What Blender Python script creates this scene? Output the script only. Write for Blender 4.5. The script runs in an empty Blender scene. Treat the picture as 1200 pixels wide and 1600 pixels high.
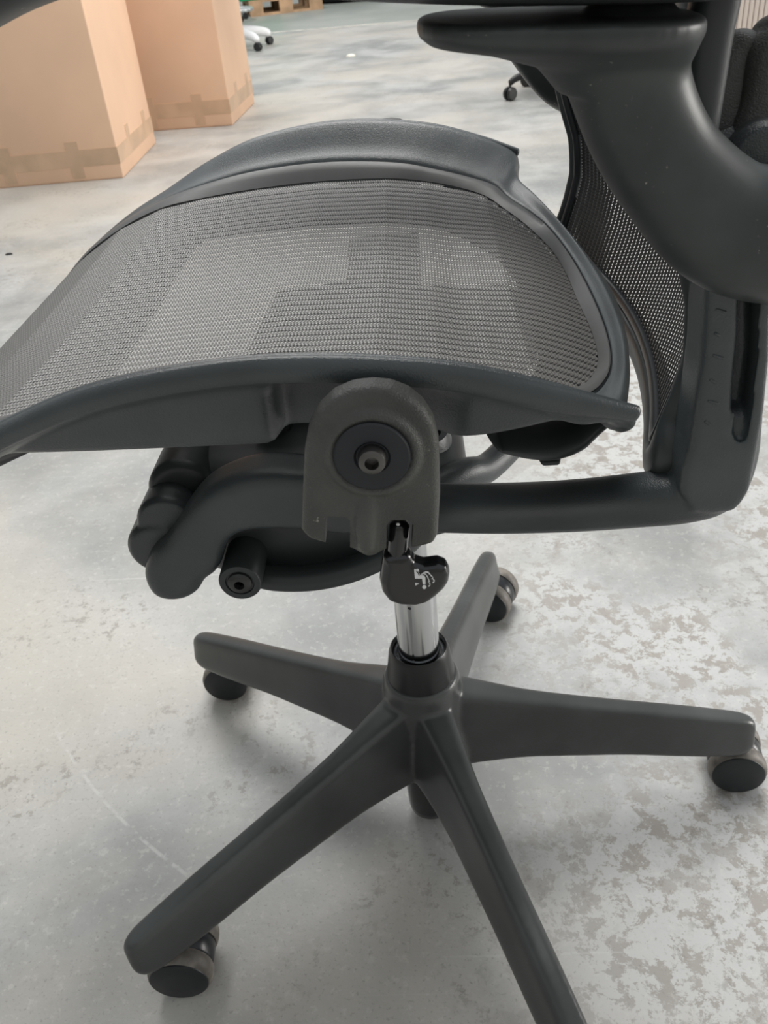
import bpy, bmesh, math, random
import numpy as np
from mathutils import Vector, Matrix
random.seed(4); RNG = np.random.default_rng(4)
D = bpy.data; SC = bpy.context.scene; COL = SC.collection

# ------------------------------------------------------------------ camera
CAM = np.array([0.0269, -0.6021, 0.7984]); YAW, PITCH, ROLL, FPX = -0.07715, 0.5962, -0.09963, 1377.4
def cam_axes():
    cy, sy = math.cos(YAW), math.sin(YAW)
    f0 = np.array([sy, cy, 0]); r = np.array([cy, -sy, 0]); u0 = np.array([0, 0, 1.])
    f = math.cos(PITCH)*f0 - math.sin(PITCH)*u0
    u = math.sin(PITCH)*f0 + math.cos(PITCH)*u0
    c, s = math.cos(ROLL), math.sin(ROLL)
    return c*r + s*u, -s*r + c*u, f
CR, CU, CF = cam_axes()
cd = D.cameras.new('camera'); cam = D.objects.new('camera', cd); COL.objects.link(cam)
M = Matrix([[CR[i], CU[i], -CF[i], CAM[i]] for i in range(3)] + [[0, 0, 0, 1]])
cam.matrix_world = M
cd.sensor_fit = 'VERTICAL'; cd.sensor_height = 32; cd.lens = 32*FPX/1600; cd.clip_start = .02; cd.clip_end = 200
cd.dof.use_dof = True; cd.dof.focus_distance = .56; cd.dof.aperture_fstop = 22
SC.camera = cam

# ------------------------------------------------------------------ light
SC.view_settings.view_transform = 'Standard'; SC.view_settings.look = 'None'
SC.view_settings.gamma = 1; SC.view_settings.exposure = 0.08; SC.view_settings.use_curve_mapping = False
W = D.worlds.new('world'); SC.world = W; W.use_nodes = True
W.node_tree.nodes['Background'].inputs[0].default_value = (.93, .97, 1.0, 1)
W.node_tree.nodes['Background'].inputs[1].default_value = .52
def area(name, loc, target, sx, sy, power, col=(1, 1, 1)):
    l = D.lights.new(name, 'AREA'); l.shape = 'RECTANGLE'; l.size = sx; l.size_y = sy; l.energy = power; l.color = col
    o = D.objects.new(name, l); COL.objects.link(o); o.location = loc
    o.rotation_euler = (Vector(target)-Vector(loc)).to_track_quat('-Z', 'Y').to_euler(); return o
area('skylight_overhead_offscreen', (.44, 3.0, 7.0), (.44, 3.0, 0), 3.0, 5.0, 440, (1, .985, .96))      # roof lights of the hall
area('skylight_far_offscreen', (-2.5, 7.2, 7.0), (-2.5, 7.2, 0), 1.8, 8.5, 300, (1, .985, .96))
area('door_right_offscreen', (15.9, 2.5, 2.6), (0, 2.5, 1.6), 6.0, 4.6, 1500, (1, .97, .93))           # open hall door in the right wall

# ------------------------------------------------------------------ helpers
def P(px, py, y):                      # the point at depth plane y seen at that place of the photograph
    d = CF + (px-600)/FPX*CR - (py-800)/FPX*CU
    t = (y-CAM[1])/d[1]; p = CAM + t*d; return np.array([p[0], y, p[2]])
def PF(px, py, z=0.):
    d = CF + (px-600)/FPX*CR - (py-800)/FPX*CU
    t = (z-CAM[2])/d[2]; p = CAM + t*d; return np.array([p[0], p[1], z])

def catmull(pts, n, closed=False):
    pts = np.asarray(pts, float); m = len(pts)
    if closed: idx = lambda i: pts[i % m]; segs = m
    else:
        ext = np.vstack([2*pts[0]-pts[1], pts, 2*pts[-1]-pts[-2]]); idx = lambda i: ext[i+1]; segs = m-1
    out = []
    for s in range(segs):
        p0, p1, p2, p3 = idx(s-1), idx(s), idx(s+1), idx(s+2)
        for k in range(n):
            t = k/n
            out.append(.5*((2*p1)+(p2-p0)*t+(2*p0-5*p1+4*p2-p3)*t*t+(3*p1-p0-3*p2+p3)*t**3))
    if not closed: out.append(pts[-1])
    return np.array(out)

class MB:
    def __init__(s): s.v = []; s.f = []
    def add(s, v, f):
        b = len(s.v); s.v += [tuple(map(float, q)) for q in v]; s.f += [tuple(b+i for i in t) for t in f]; return s
    def grid(s, rings, closed=True, cap=True):
        rings = [np.asarray(r) for r in rings]; n = len(rings[0]); v = np.vstack(rings); f = []
        for i in range(len(rings)-1):
            for j in range(n if closed else n-1):
                a = i*n+j; b = i*n+(j+1) % n
                f.append((a, b, b+n, a+n))
        if cap and closed:
            f.append(tuple(range(n-1, -1, -1))); f.append(tuple((len(rings)-1)*n+i for i in range(n)))
        return s.add(v, f)
    def box(s, c, h, rz=0):
        c = np.array(c); ca, sa = math.cos(rz), math.sin(rz); v = []
        for dx in (-1, 1):
            for dy in (-1, 1):
                for dz in (-1, 1):
                    x, y, z = dx*h[0], dy*h[1], dz*h[2]; v.append(c+np.array([x*ca-y*sa, x*sa+y*ca, z]))
        return s.add(v, [(0, 1, 3, 2), (4, 6, 7, 5), (0, 4, 5, 1), (2, 3, 7, 6), (0, 2, 6, 4), (1, 5, 7, 3)])
    def lathe(s, prof, org=(0, 0, 0), axis=(0, 0, 1), n=40, cap=True):
        a = np.array(axis, float); a /= np.linalg.norm(a); t = np.array([1, 0, 0]) if abs(a[0]) < .8 else np.array([0, 1, 0])
        e1 = np.cross(a, t); e1 /= np.linalg.norm(e1); e2 = np.cross(a, e1); org = np.array(org, float)
        ang = np.arange(n)/n*2*math.pi
        return s.grid([org+a*h+r*(np.outer(np.cos(ang), e1)+np.outer(np.sin(ang), e2)) for r, h in prof], True, cap)
    def tube(s, path, ra, rb=None, up=(0, 1, 0), n=20, p=2.0, sub=6, round_ends=True):
        """swept super-ellipse; ra along the direction perpendicular to up, rb along up"""
        m = len(path); ra = [ra]*m if np.isscalar(ra) else list(ra); rb = ra if rb is None else ([rb]*m if np.isscalar(rb) else list(rb))
        q = catmull(np.column_stack([np.asarray(path, float), ra, rb]), sub)
        c = q[:, :3]; A = q[:, 3]; B = q[:, 4]; T = np.gradient(c, axis=0); T /= np.linalg.norm(T, axis=1)[:, None]
        up = np.array(up, float); rings = []; ang = np.arange(n)/n*2*math.pi
        ca = np.sign(np.cos(ang))*abs(np.cos(ang))**(2/p); sa = np.sign(np.sin(ang))*abs(np.sin(ang))**(2/p)
        L = len(c)
        def ring(i, off, k):
            e1 = np.cross(T[i], up); e1 /= np.linalg.norm(e1); e2 = np.cross(e1, T[i])
            return c[i]+T[i]*off+np.outer(ca*A[i]*k, e1)+np.outer(sa*B[i]*k, e2)
        if round_ends:
            for k in (.15, .5, .8, .95): rings.append(ring(0, -min(A[0], B[0])*math.sqrt(1-k*k)*.8, k))
        rings += [ring(i, 0, 1) for i in range(L)]
        if round_ends:
            for k in (.95, .8, .5, .15): rings.append(ring(L-1, min(A[-1], B[-1])*math.sqrt(1-k*k)*.8, k))
        return s.grid(rings)
    def prism(s, out, y0, y1):         # outline of (x, z) points between two depths
        n = len(out); v = [(a[0], y0, a[-1]) for a in out]+[(a[0], y1, a[-1]) for a in out]
        f = [tuple(range(n)), tuple(range(2*n-1, n-1, -1))]+[(i, i+n, (i+1) % n+n, (i+1) % n) for i in range(n)]
        return s.add(v, f)
    def pillow(s, out, y0, y1, r, r2=None, sub=0, seg=5):   # outline between two depths with a rounded front (and back) edge
        o = np.array([(a[0], a[-1]) for a in out]); r2 = r if r2 is None else r2
        if sub: o = catmull(o, sub, closed=True)
        ar = .5*np.sum(o[:, 0]*np.roll(o[:, 1], -1)-np.roll(o[:, 0], -1)*o[:, 1])
        t = np.roll(o, -1, 0)-np.roll(o, 1, 0); t /= np.linalg.norm(t, axis=1)[:, None]
        nn = np.stack([-t[:, 1], t[:, 0]], 1)*(1 if ar > 0 else -1); R = lambda d, y: np.stack([o[:, 0]+nn[:, 0]*d, np.full(len(o), y), o[:, 1]+nn[:, 1]*d], 1)
        q = [k/seg*math.pi/2 for k in range(seg+1)]
        rings = [R(r*(1-math.sin(a)), y0+r*(1-math.cos(a))) for a in q]+[R(r2*(1-math.cos(a)), y1-r2*(1-math.sin(a))) for a in q]
        return s.grid(rings)
    def mesh(s, name):
        me = D.meshes.new(name); me.from_pydata(s.v, [], s.f); me.update()
        bm = bmesh.new(); bm.from_mesh(me); bmesh.ops.recalc_face_normals(bm, faces=bm.faces); bm.to_mesh(me); bm.free()
        return me

def finish(me, name, mat, parent=None, sharp=35):
    me.polygons.foreach_set('use_smooth', [True]*len(me.polygons))
    if sharp: me.set_sharp_from_angle(angle=math.radians(sharp))
    if mat:
        me.materials.clear(); me.materials.append(MAT[mat])
    o = D.objects.new(name, me); COL.objects.link(o)
    if parent: o.parent = parent
    return o
def evaluated(me, mods):
    o = D.objects.new('temporary', me); COL.objects.link(o)
    for kind, kw in mods:
        m = o.modifiers.new(kind, kind)
        for k, v in kw.items(): setattr(m, k, v)
    dg = bpy.context.evaluated_depsgraph_get(); dg.update()
    r = D.meshes.new_from_object(o.evaluated_get(dg)); D.objects.remove(o); return r
def solid(mb, name, mat, parent=None, sharp=35): return finish(mb.mesh(name), name, mat, parent, sharp)
def bevelled(mb, name, mat, parent, w, seg=3, ang=40):
    me = evaluated(mb.mesh(name), [('BEVEL', dict(width=w, segments=seg, limit_method='ANGLE', angle_limit=math.radians(ang)))])
    return finish(me, name, mat, parent, 30)
def moulded(mb, name, mat, parent, voxel=.002, smooth=6, factor=.5):
    me = evaluated(mb.mesh(name), [('REMESH', dict(mode='VOXEL', voxel_size=voxel)), ('SMOOTH', dict(factor=factor, iterations=smooth))])
    return finish(me, name, mat, parent, 0)
def cut(me, cutter):
    c = D.objects.new('cutter', cutter.mesh('cutter')); COL.objects.link(c)
    r = evaluated(me, [('BOOLEAN', dict(operation='DIFFERENCE', object=c, solver='EXACT'))]); D.objects.remove(c); return r
def empty(name, loc=(0, 0, 0), rz=0):
    o = D.objects.new(name, None); COL.objects.link(o); o.location = loc; o.rotation_euler[2] = rz; o.empty_display_size = .05; return o
def tag(o, label=None, cat=None, group=None, kind=None):
    if label: o['label'] = label
    if cat: o['category'] = cat
    if group: o['group'] = group
    if kind: o['kind'] = kind
    return o

# ------------------------------------------------------------------ materials
MAT = {}
def mat(name, col, rough=.5, metal=0, spec=.5, bump=0, bscale=900, var=0, vscale=8, coat=0, var_col=None, dust=0):
    m = D.materials.new(name); m.use_nodes = True; nt = m.node_tree; b = nt.nodes['Principled BSDF']
    b.inputs['Base Color'].default_value = (*col, 1); b.inputs['Roughness'].default_value = rough
    b.inputs['Metallic'].default_value = metal; b.inputs['Specular IOR Level'].default_value = spec
    if coat: b.inputs['Coat Weight'].default_value = coat; b.inputs['Coat Roughness'].default_value = .08
    tc = nt.nodes.new('ShaderNodeTexCoord')
    if bump:
        n = nt.nodes.new('ShaderNodeTexNoise'); n.inputs['Scale'].default_value = bscale; n.inputs['Detail'].default_value = 2
        bp = nt.nodes.new('ShaderNodeBump'); bp.inputs['Strength'].default_value = bump; bp.inputs['Distance'].default_value = .0006
        nt.links.new(tc.outputs['Object'], n.inputs['Vector']); nt.links.new(n.outputs['Fac'], bp.inputs['Height']); nt.links.new(bp.outputs['Normal'], b.inputs['Normal'])
    if var:
        n = nt.nodes.new('ShaderNodeTexNoise'); n.inputs['Scale'].default_value = vscale; n.inputs['Detail'].default_value = 5
        r = nt.nodes.new('ShaderNodeValToRGB'); r.color_ramp.elements[0].position = .38; r.color_ramp.elements[1].position = .66
        c2 = var_col or tuple(min(1, c*(1+var)) for c in col); c1 = tuple(c*(1-var*.6) for c in col) if not var_col else col
        r.color_ramp.elements[0].color = (*c1, 1); r.color_ramp.elements[1].color = (*c2, 1)
        nt.links.new(tc.outputs['Object'], n.inputs['Vector']); nt.links.new(n.outputs['Fac'], r.inputs['Fac']); nt.links.new(r.outputs['Color'], b.inputs['Base Color'])
    if dust:
        src = b.inputs['Base Color'].links[0].from_socket if b.inputs['Base Color'].links else None
        n = nt.nodes.new('ShaderNodeTexNoise'); n.inputs['Scale'].default_value = 520; n.inputs['Detail'].default_value = 3
        n2 = nt.nodes.new('ShaderNodeTexNoise'); n2.inputs['Scale'].default_value = 30; n2.inputs['Detail'].default_value = 4
        r = nt.nodes.new('ShaderNodeMapRange'); r.inputs['From Min'].default_value = .69; r.inputs['From Max'].default_value = .76
        r2 = nt.nodes.new('ShaderNodeMapRange'); r2.inputs['From Min'].default_value = .48; r2.inputs['From Max'].default_value = .62; r2.inputs['To Max'].default_value = dust
        mu = nt.nodes.new('ShaderNodeMath'); mu.operation = 'MULTIPLY'; mx = nt.nodes.new('ShaderNodeMix'); mx.data_type = 'RGBA'
        for q_ in (n, n2): nt.links.new(tc.outputs['Object'], q_.inputs['Vector'])
        nt.links.new(n.outputs['Fac'], r.inputs['Value']); nt.links.new(n2.outputs['Fac'], r2.inputs['Value']); nt.links.new(r.outputs[0], mu.inputs[0]); nt.links.new(r2.outputs[0], mu.inputs[1]); nt.links.new(mu.outputs[0], mx.inputs[0])
        if src: nt.links.new(src, mx.inputs[6])
        else: mx.inputs[6].default_value = (*col, 1)
        mx.inputs[7].default_value = (.42, .40, .36, 1); nt.links.new(mx.outputs[2], b.inputs['Base Color'])
    MAT[name] = m; return m
mat('plastic', (.050, .059, .063), .35, spec=.7, bump=.45, bscale=1300, var=.25, vscale=14)
mat('plastic_smooth', (.040, .046, .048), .40, var=.15, vscale=10, bump=.08, bscale=1800)
mat('plastic_arm', (.044, .050, .050), .42, dust=.8, bump=.06, bscale=1600, var=.35, vscale=22)
mat('plastic_dark', (.014, .017, .020), .38)
mat('bracket', (.068, .069, .064), .44, dust=.7, bump=.9, bscale=1300, var=.3, vscale=25)
mat('base', (.058, .062, .061), .29, bump=.10, bscale=1600, var=.3, vscale=12)
mat('black_gloss', (.008, .008, .009), .22, coat=.4)
mat('collar_black', (.011, .012, .013), .34)
mat('rubber_cap', (.018, .020, .025), .5)
mat('bolt', (.14, .135, .13), .33, metal=.9, bump=.2, bscale=2500)
mat('screw_steel', (.06, .06, .06), .35, metal=.5)
mat('chrome', (.56, .57, .58), .17, metal=1)
mat('ring', (.55, .56, .57), .3, metal=1)
mat('wheel_face', (.012, .015, .018), .45)
mat('tread', (.15, .135, .118), .5, var=.55, vscale=60)
mat('hood', (.010, .012, .015), .3)
mat('mesh_thread', (.15, .146, .139), .33, spec=.6)
mat('mesh_strip', (.030, .029, .028), .5)
mat('mesh_back', (.022, .022, .021), .45)
mat('mesh_back_strip', (.016, .016, .016), .5)
mat('band', (.085, .086, .084), .4, bump=.08, bscale=1500, var=.12, vscale=20)
mat('icon', (.85, .85, .85), .5)
mat('cardboard', (.84, .575, .405), .8, spec=.25, var=.05, vscale=3, bump=.1, bscale=300)
mat('tape', (.62, .43, .29), .45, spec=.4, var=.12, vscale=9)
mat('wood', (.42, .27, .16), .8, var=.35, vscale=6)
mat('white_plastic', (.82, .83, .84), .4)
mat('black_plastic', (.012, .013, .014), .4)
mat('green', (.01, .30, .12), .45)
mat('black_cloth', (.012, .012, .014), .8)
mat('white_panel', (.80, .70, .64), .55)
mat('grey_metal', (.55, .57, .58), .35, metal=.5)
mat('scrap_white', (.85, .83, .72), .7); mat('scrap_black', (.01, .01, .012), .6)
mat('joint', (.50, .49, .44), .8, var=.3, vscale=9)

def floor_material():
    m = D.materials.new('concrete_floor'); m.use_nodes = True; nt = m.node_tree; N = nt.nodes; L = nt.links
    b = N['Principled BSDF']; tc = N.new('ShaderNodeTexCoord')
    def noise(scale, detail=6, rough=.55, sx=1, sy=1, dist=0, rz=0):
        mp = N.new('ShaderNodeMapping'); mp.inputs['Scale'].default_value = (sx, sy, 1); mp.inputs['Rotation'].default_value[2] = rz
        n = N.new('ShaderNodeTexNoise'); n.inputs['Scale'].default_value = scale; n.inputs['Detail'].default_value = detail
        n.inputs['Roughness'].default_value = rough; n.inputs['Distortion'].default_value = dist
        L.new(tc.outputs['Object'], mp.inputs['Vector']); L.new(mp.outputs['Vector'], n.inputs['Vector']); return n.outputs['Fac']
    def ramp(f, a, c):
        r = N.new('ShaderNodeMapRange'); r.interpolation_type = 'SMOOTHSTEP'; r.inputs['From Min'].default_value = a; r.inputs['From Max'].default_value = c
        L.new(f, r.inputs['Value']); return r.outputs['Result']
    def mix(f, a, c):
        x = N.new('ShaderNodeMix'); x.data_type = 'RGBA'
        if isinstance(f, float): x.inputs[0].default_value = f
        else: L.new(f, x.inputs[0])
        for k, v in ((6, a), (7, c)):
            if isinstance(v, tuple): x.inputs[k].default_value = (*v, 1)
            else: L.new(v, x.inputs[k])
        return x.outputs[2]
    def math_(op, a, c):
        x = N.new('ShaderNodeMath'); x.operation = op; x.use_clamp = True
        for k, v in ((0, a), (1, c)):
            if isinstance(v, float): x.inputs[k].default_value = v
            else: L.new(v, x.inputs[k])
        return x.outputs[0]
    sep = N.new('ShaderNodeSeparateXYZ'); L.new(tc.outputs['Object'], sep.inputs[0])
    grey, pale, beige, brown = (.245, .253, .25), (.44, .445, .437), (.44, .41, .36), (.21, .19, .165)
    c = mix(ramp(noise(2.6, 9, .62, dist=.25), .36, .66), grey, pale)
    c = mix(math_('MULTIPLY', ramp(noise(1.3, 7, .62, dist=.5), .44, .66), .75), c, beige)
    near = ramp(sep.outputs['Y'], 2.6, 1.2)
    warm = math_('MULTIPLY', ramp(noise(.9, 6, .6, dist=.3), .42, .62), .5)
    c = mix(warm, c, (.54, .51, .455))
    # worn coat: pale skin with brown specks where it has flaked off
    area_ = math_('MULTIPLY', math_('MULTIPLY', ramp(noise(3.4, 5, .6), .36, .56), ramp(sep.outputs['X'], -.02, .22)), near)
    c = mix(math_('MULTIPLY', area_, .85), c, (.54, .545, .537))
    flake = ramp(noise(38, 9, .74, dist=.25), .50, .54)
    c = mix(math_('MULTIPLY', math_('MULTIPLY', area_, flake), .9), c, (.31, .285, .255))
    c = mix(math_('MULTIPLY', math_('MULTIPLY', ramp(noise(5, 5, .6), .50, .62), ramp(noise(60, 7, .72), .53, .60)), .55), c, brown)
    c = mix(math_('MULTIPLY', ramp(noise(90, 6, .72), .54, .64), .28), c, (.62, .61, .57))
    c = mix(math_('MULTIPLY', ramp(noise(220, 4, .65), .57, .68), .45), c, (.22, .21, .19))
    for rz, sc in ((.55, 9), (-.7, 7), (1.2, 6), (2.3, 10)):            # scratches
        c = mix(math_('MULTIPLY', ramp(noise(sc, 4, .5, sx=.12, sy=6, rz=rz, dist=.3), .70, .74), .3), c, (.62, .62, .60))
    q1, q2, q3 = (PF(*q_)[:2] for q_ in ((92, 1150), (178, 1268), (285, 1362)))
    A2 = 2*np.array([q2-q1, q3-q1]); cc_ = np.linalg.solve(A2, np.array([q2@q2-q1@q1, q3@q3-q1@q1])); rr_ = float(np.linalg.norm(q1-cc_))
    ds = N.new('ShaderNodeVectorMath'); ds.operation = 'DISTANCE'; ds.inputs[1].default_value = (cc_[0], cc_[1], 0); L.new(tc.outputs['Object'], ds.inputs[0])
    su = N.new('ShaderNodeMath'); su.operation = 'SUBTRACT'; su.inputs[1].default_value = rr_; L.new(ds.outputs['Value'], su.inputs[0])
    ab = N.new('ShaderNodeMath'); ab.operation = 'ABSOLUTE'; L.new(su.outputs[0], ab.inputs[0])
    arc = math_('MULTIPLY', ramp(ab.outputs[0], .0028, .0008), math_('MULTIPLY', ramp(sep.outputs['X'], float(q1[0])-.02, float(q1[0])+.01), ramp(sep.outputs['X'], float(q3[0])+.02, float(q3[0])-.01)))
    c = mix(math_('MULTIPLY', math_('MULTIPLY', arc, ramp(noise(60, 4), .38, .6)), .45), c, (.60, .60, .58))
    ja, jb = PF(415, 52), PF(660, 31); sl = float((jb[1]-ja[1])/(jb[0]-ja[0]))         # the slab beyond the floor joint is another, greener concrete
    lx = N.new('ShaderNodeMath'); lx.operation = 'MULTIPLY_ADD'; lx.inputs[1].default_value = -sl; L.new(sep.outputs['X'], lx.inputs[0]); L.new(sep.outputs['Y'], lx.inputs[2])
    slab = ramp(lx.outputs[0], float(ja[1]-sl*ja[0])-.005, float(ja[1]-sl*ja[0])+.005)
    c = mix(slab, c, mix(ramp(noise(.8, 6), .35, .7), (.25, .27, .25), (.36, .375, .35)))
    L.new(c, b.inputs['Base Color'])
    rr = N.new('ShaderNodeMapRange'); rr.inputs['To Min'].default_value = .32; rr.inputs['To Max'].default_value = .52
    L.new(noise(6, 6), rr.inputs['Value']); L.new(rr.outputs['Result'], b.inputs['Roughness'])
    bp = N.new('ShaderNodeBump'); bp.inputs['Strength'].default_value = .25; bp.inputs['Distance'].default_value = .002
    L.new(noise(40, 8, .65), bp.inputs['Height']); L.new(bp.outputs['Normal'], b.inputs['Normal'])
    b.inputs['Specular IOR Level'].default_value = .45
    MAT['floor'] = m
floor_material()

# ------------------------------------------------------------------ floor
fl = solid(MB().box((0, 12, -.1), (25, 25, .1)), 'floor', 'floor'); tag(fl, kind='structure')
mat('wall_paint', (.55, .54, .51), .8, var=.1, vscale=.7)
for nm, c_, h_ in (('wall_back', (0, 32.2, 3.5), (16.4, .2, 3.5)), ('wall_front', (0, -10.2, 3.5), (16.4, .2, 3.5)), ('wall_left', (-16.2, 11, 3.5), (.2, 21, 3.5)), ('wall_right', (16.2, 11, 3.5), (.2, 21, 3.5))):
    tag(solid(MB().box(c_, h_), nm, 'wall_paint'), kind='structure')
a, c = PF(415, 52), PF(660, 31); a[:2] -= (c-a)[:2]*1.2; c = c+(c-a)*1.2
dirv = (c-a)/np.linalg.norm(c-a); nv = np.array([-dirv[1], dirv[0], 0])*.028
st = []; NS = 60
for i in range(NS+1):
    p = a+(c-a)*i/NS; w = random.uniform(.5, 1.2); st.append((p-nv*w, p+nv*w))
mb = MB(); mb.v = [tuple(q) for s in st for q in s]
mb.v = [(x, y, .002) for x, y, z in mb.v]+[(x, y, -.01) for x, y, z in mb.v]
n2 = 2*(NS+1)
for i in range(NS):
    mb.f += [(2*i, 2*i+1, 2*i+3, 2*i+2), (2*i, 2*i+2, 2*i+2+n2, 2*i+n2), (2*i+1, 2*i+1+n2, 2*i+3+n2, 2*i+3)]
tag(solid(mb, 'trim_1', 'joint'), kind='structure')

# ================================================================== THE CHAIR
chair = tag(empty('office_chair'), 'dark grey mesh office chair with armrests, tilt lever and chrome column on five-arm base', 'chair')

# ---------------------------------------------------------------- five-arm base
TH0 = math.radians(146.485); ANG = [TH0+k*math.radians(72) for k in range(5)]
RT = .33
def base_arm_rings(ang):
    ca, sa = math.cos(ang), math.sin(ang); R_ = np.array([ca, sa, 0]); S_ = np.array([-sa, ca, 0]); Z_ = np.array([0, 0, 1.])
    #        r     ztop  zbot  wtop   wbot
    st = [(.000, .186, .096, .016, .030), (.030, .184, .096, .015, .028), (.060, .176, .094, .0125, .0235), (.10, .163, .0915, .0100, .0198), (.15, .150, .0865, .0090, .0186),
          (.20, .138, .0815, .0088, .0180), (.25, .1265, .0735, .0088, .0176), (.29, .1165, .068, .0086, .0170), (.315, .1095, .066, .008, .0155), (.326, .104, .069, .0055, .0115), (.3295, .098, .076, .003, .007)]
    st = catmull(st, 4); rings = []
    for r, zt, zb, wt, wb in st:
        h = zt-zb
        half = [(0, 0), (wt*.7, 0), (wt, -.0018), (wt+.0022, -.006), (wt+(wb-wt)*.55, -h*.42), (wb, -h*.75), (wb, -h+.006), (wb*.86, -h+.0015), (wb*.6, -h)]
        half = catmull(half, 3)
        ring = [(x, z) for x, z in half]+[(-x, z) for x, z in half[::-1][:-1]]
        rings.append([R_*r+S_*x+Z_*(zt+z) for x, z in ring])
    return rings
mb = MB()
for A_ in ANG: mb.grid(base_arm_rings(A_))
mb.lathe([(.024, .072), (.0295, .076), (.031, .09), (.036, .12), (.038, .15), (.0372, .185), (.0362, .199), (.0335, .2045), (.02, .206)], n=48)
whole = evaluated(mb.mesh('star'), [('REMESH', dict(mode='VOXEL', voxel_size=.0021)), ('SMOOTH', dict(factor=.5, iterations=10))])
vn = np.zeros(len(whole.vertices)*3); whole.vertex_normals.foreach_get('vector', vn); vn = vn.reshape(-1, 3)
co = np.zeros(len(whole.vertices)*3); whole.vertices.foreach_get('co', co); co = co.reshape(-1, 3)
polys = [tuple(p.vertices) for p in whole.polygons]
cen = np.array([co[list(p)].mean(0) for p in polys]); rad = np.hypot(cen[:, 0], cen[:, 1]); an = np.arctan2(cen[:, 1], cen[:, 0])
sect = np.round((an-TH0)/math.radians(72)).astype(int) % 5; sect[rad < .062] = 5
def sub_mesh(k, name, parent):
    fs = [polys[i] for i in np.nonzero(sect == k)[0]]; used = sorted({i for f in fs for i in f}); mp = {i: j for j, i in enumerate(used)}
    me = D.meshes.new(name); me.from_pydata(co[used].tolist(), [], [tuple(mp[i] for i in f) for f in fs]); me.update()
    me.polygons.foreach_set('use_smooth', [True]*len(me.polygons)); me.normals_split_custom_set_from_vertices(vn[used].tolist())
    me.materials.append(MAT['base']); o = D.objects.new(name, me); COL.objects.link(o); o.parent = parent; return o
hub = sub_mesh(5, 'star_base', chair)
for k in range(5): sub_mesh(k, 'base_arm', hub)

# ---------------------------------------------------------------- casters
def caster(center, axis_ang, stem_xy, parent):
    ax = np.array([math.cos(axis_ang), math.sin(axis_ang), 0]); c = np.array([center[0], center[1], .0295])
    h = MB(); h.lathe([(.010, -.0095), (.0268, -.0095), (.0278, -.008), (.0278, .008), (.0268, .0095), (.010, .0095)], c, ax, 40)
    hood = solid(h, 'caster', 'hood', parent)
    for s in (-1, 1):
        w = MB().lathe([(.012, .0098), (.0278, .0102), (.0292, .0125), (.0295, .016), (.0292, .0215), (.0276, .0252), (.0258, .0265)], c, ax*s, 48)
        wo = solid(w, 'wheel', 'tread', hood)
        f = MB().lathe([(.0266, .0250), (.0262, .0270), (.0245, .0282), (.012, .0292), (.0, .0294)], c, ax*s, 48)
        fo = solid(f, 'wheel_cap', 'wheel_face', hood)
    sx, sy = c[0]*.55+stem_xy[0]*.45, c[1]*.55+stem_xy[1]*.45
    s = MB().lathe([(.0065, .030), (.0070, .052), (.0095, .060), (.0095, .078)], (sx, sy, 0), n=24)
    solid(s, 'stem', 'hood', hood)
    return hood
faces_px = {0: (357, 1056, -90), 1: (279, 1538, -88), 3: (1180, 1192, -97), 4: (772, 926, -112)}
for k in range(5):
    A_ = ANG[k]; stem = (.30*math.cos(A_), .30*math.sin(A_))
    if k in faces_px:
        x, y, dg = faces_px[k]; q = PF(x, y, .0295); aa = math.radians(dg); cc = q-np.array([math.cos(aa), math.sin(aa), 0])*.029
        if math.hypot(cc[0]-stem[0], cc[1]-stem[1]) > .03:
            v = np.array([cc[0]-stem[0], cc[1]-stem[1]]); v *= .03/np.linalg.norm(v); cc = np.array([stem[0]+v[0], stem[1]+v[1], 0])
    else: aa = math.radians(200); cc = np.array([stem[0]+.018, stem[1]-.008, 0])
    caster(cc, aa, stem, chair)

# ---------------------------------------------------------------- gas lift
q = P(641, 951, -.0186)
g = finish(cut(MB().lathe([(.0190, .19), (.0190, .308), (.0185, .3095), (.010, .310)], n=48).mesh('gas_lift'), MB().lathe([(.0016, -.004), (.0016, .008)], (-.0045, -.0186, q[2]), (.2, 1, 0), 12)), 'gas_lift', 'chrome', chair)   # with its drilled vent hole
solid(MB().lathe([(.0136, .29), (.0136, .43)], n=40), 'piston_rod', 'chrome', g)
solid(MB().lathe([(.0322, .2015), (.0320, .206), (.0300, .220), (.0285, .231), (.0272, .2355), (.0258, .2375), (.0246, .236), (.0242, .222), (.0242, .205)], n=56, cap=False), 'collar', 'collar_black', g)
solid(MB().lathe([(.0238, .22), (.0238, .2322), (.0222, .2332), (.0212, .2318), (.0212, .22)], n=56, cap=False), 'collar_ring', 'ring', g)
solid(MB().lathe([(.0242, .2265), (.0190, .2262)], n=48, cap=False), 'collar_seal', 'plastic_dark', g)
solid(MB().lathe([(.0, .0085), (.019, .009), (.0225, .013), (.0235, .02), (.0245, .045), (.0245, .08)], n=40), 'column_foot', 'black_gloss', g)

# ---------------------------------------------------------------- seat
HX = np.array([-.40, -.355, -.325, -.285, -.235, -.187, -.137, -.104, -.05, 0, .036, .076, .11, .14, .17])
HZ = np.array([.44, .490, .523, .561, .589, .611, .632, .640, .646, .644, .637, .623, .603, .572, .53])
def smooth_interp():
    xs = np.linspace(HX[0], HX[-1], 400); zs = np.interp(xs, HX, HZ); k = np.hanning(31); k /= k.sum()
    zp = np.concatenate([zs[0]+(zs[0]-zs[1:16][::-1]), zs, zs[-1]+(zs[-1]-zs[-16:-1][::-1])])
    return xs, np.convolve(zp, k, 'valid')
XS, ZS = smooth_interp()
def H(x): return np.interp(x, XS, ZS)
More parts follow.
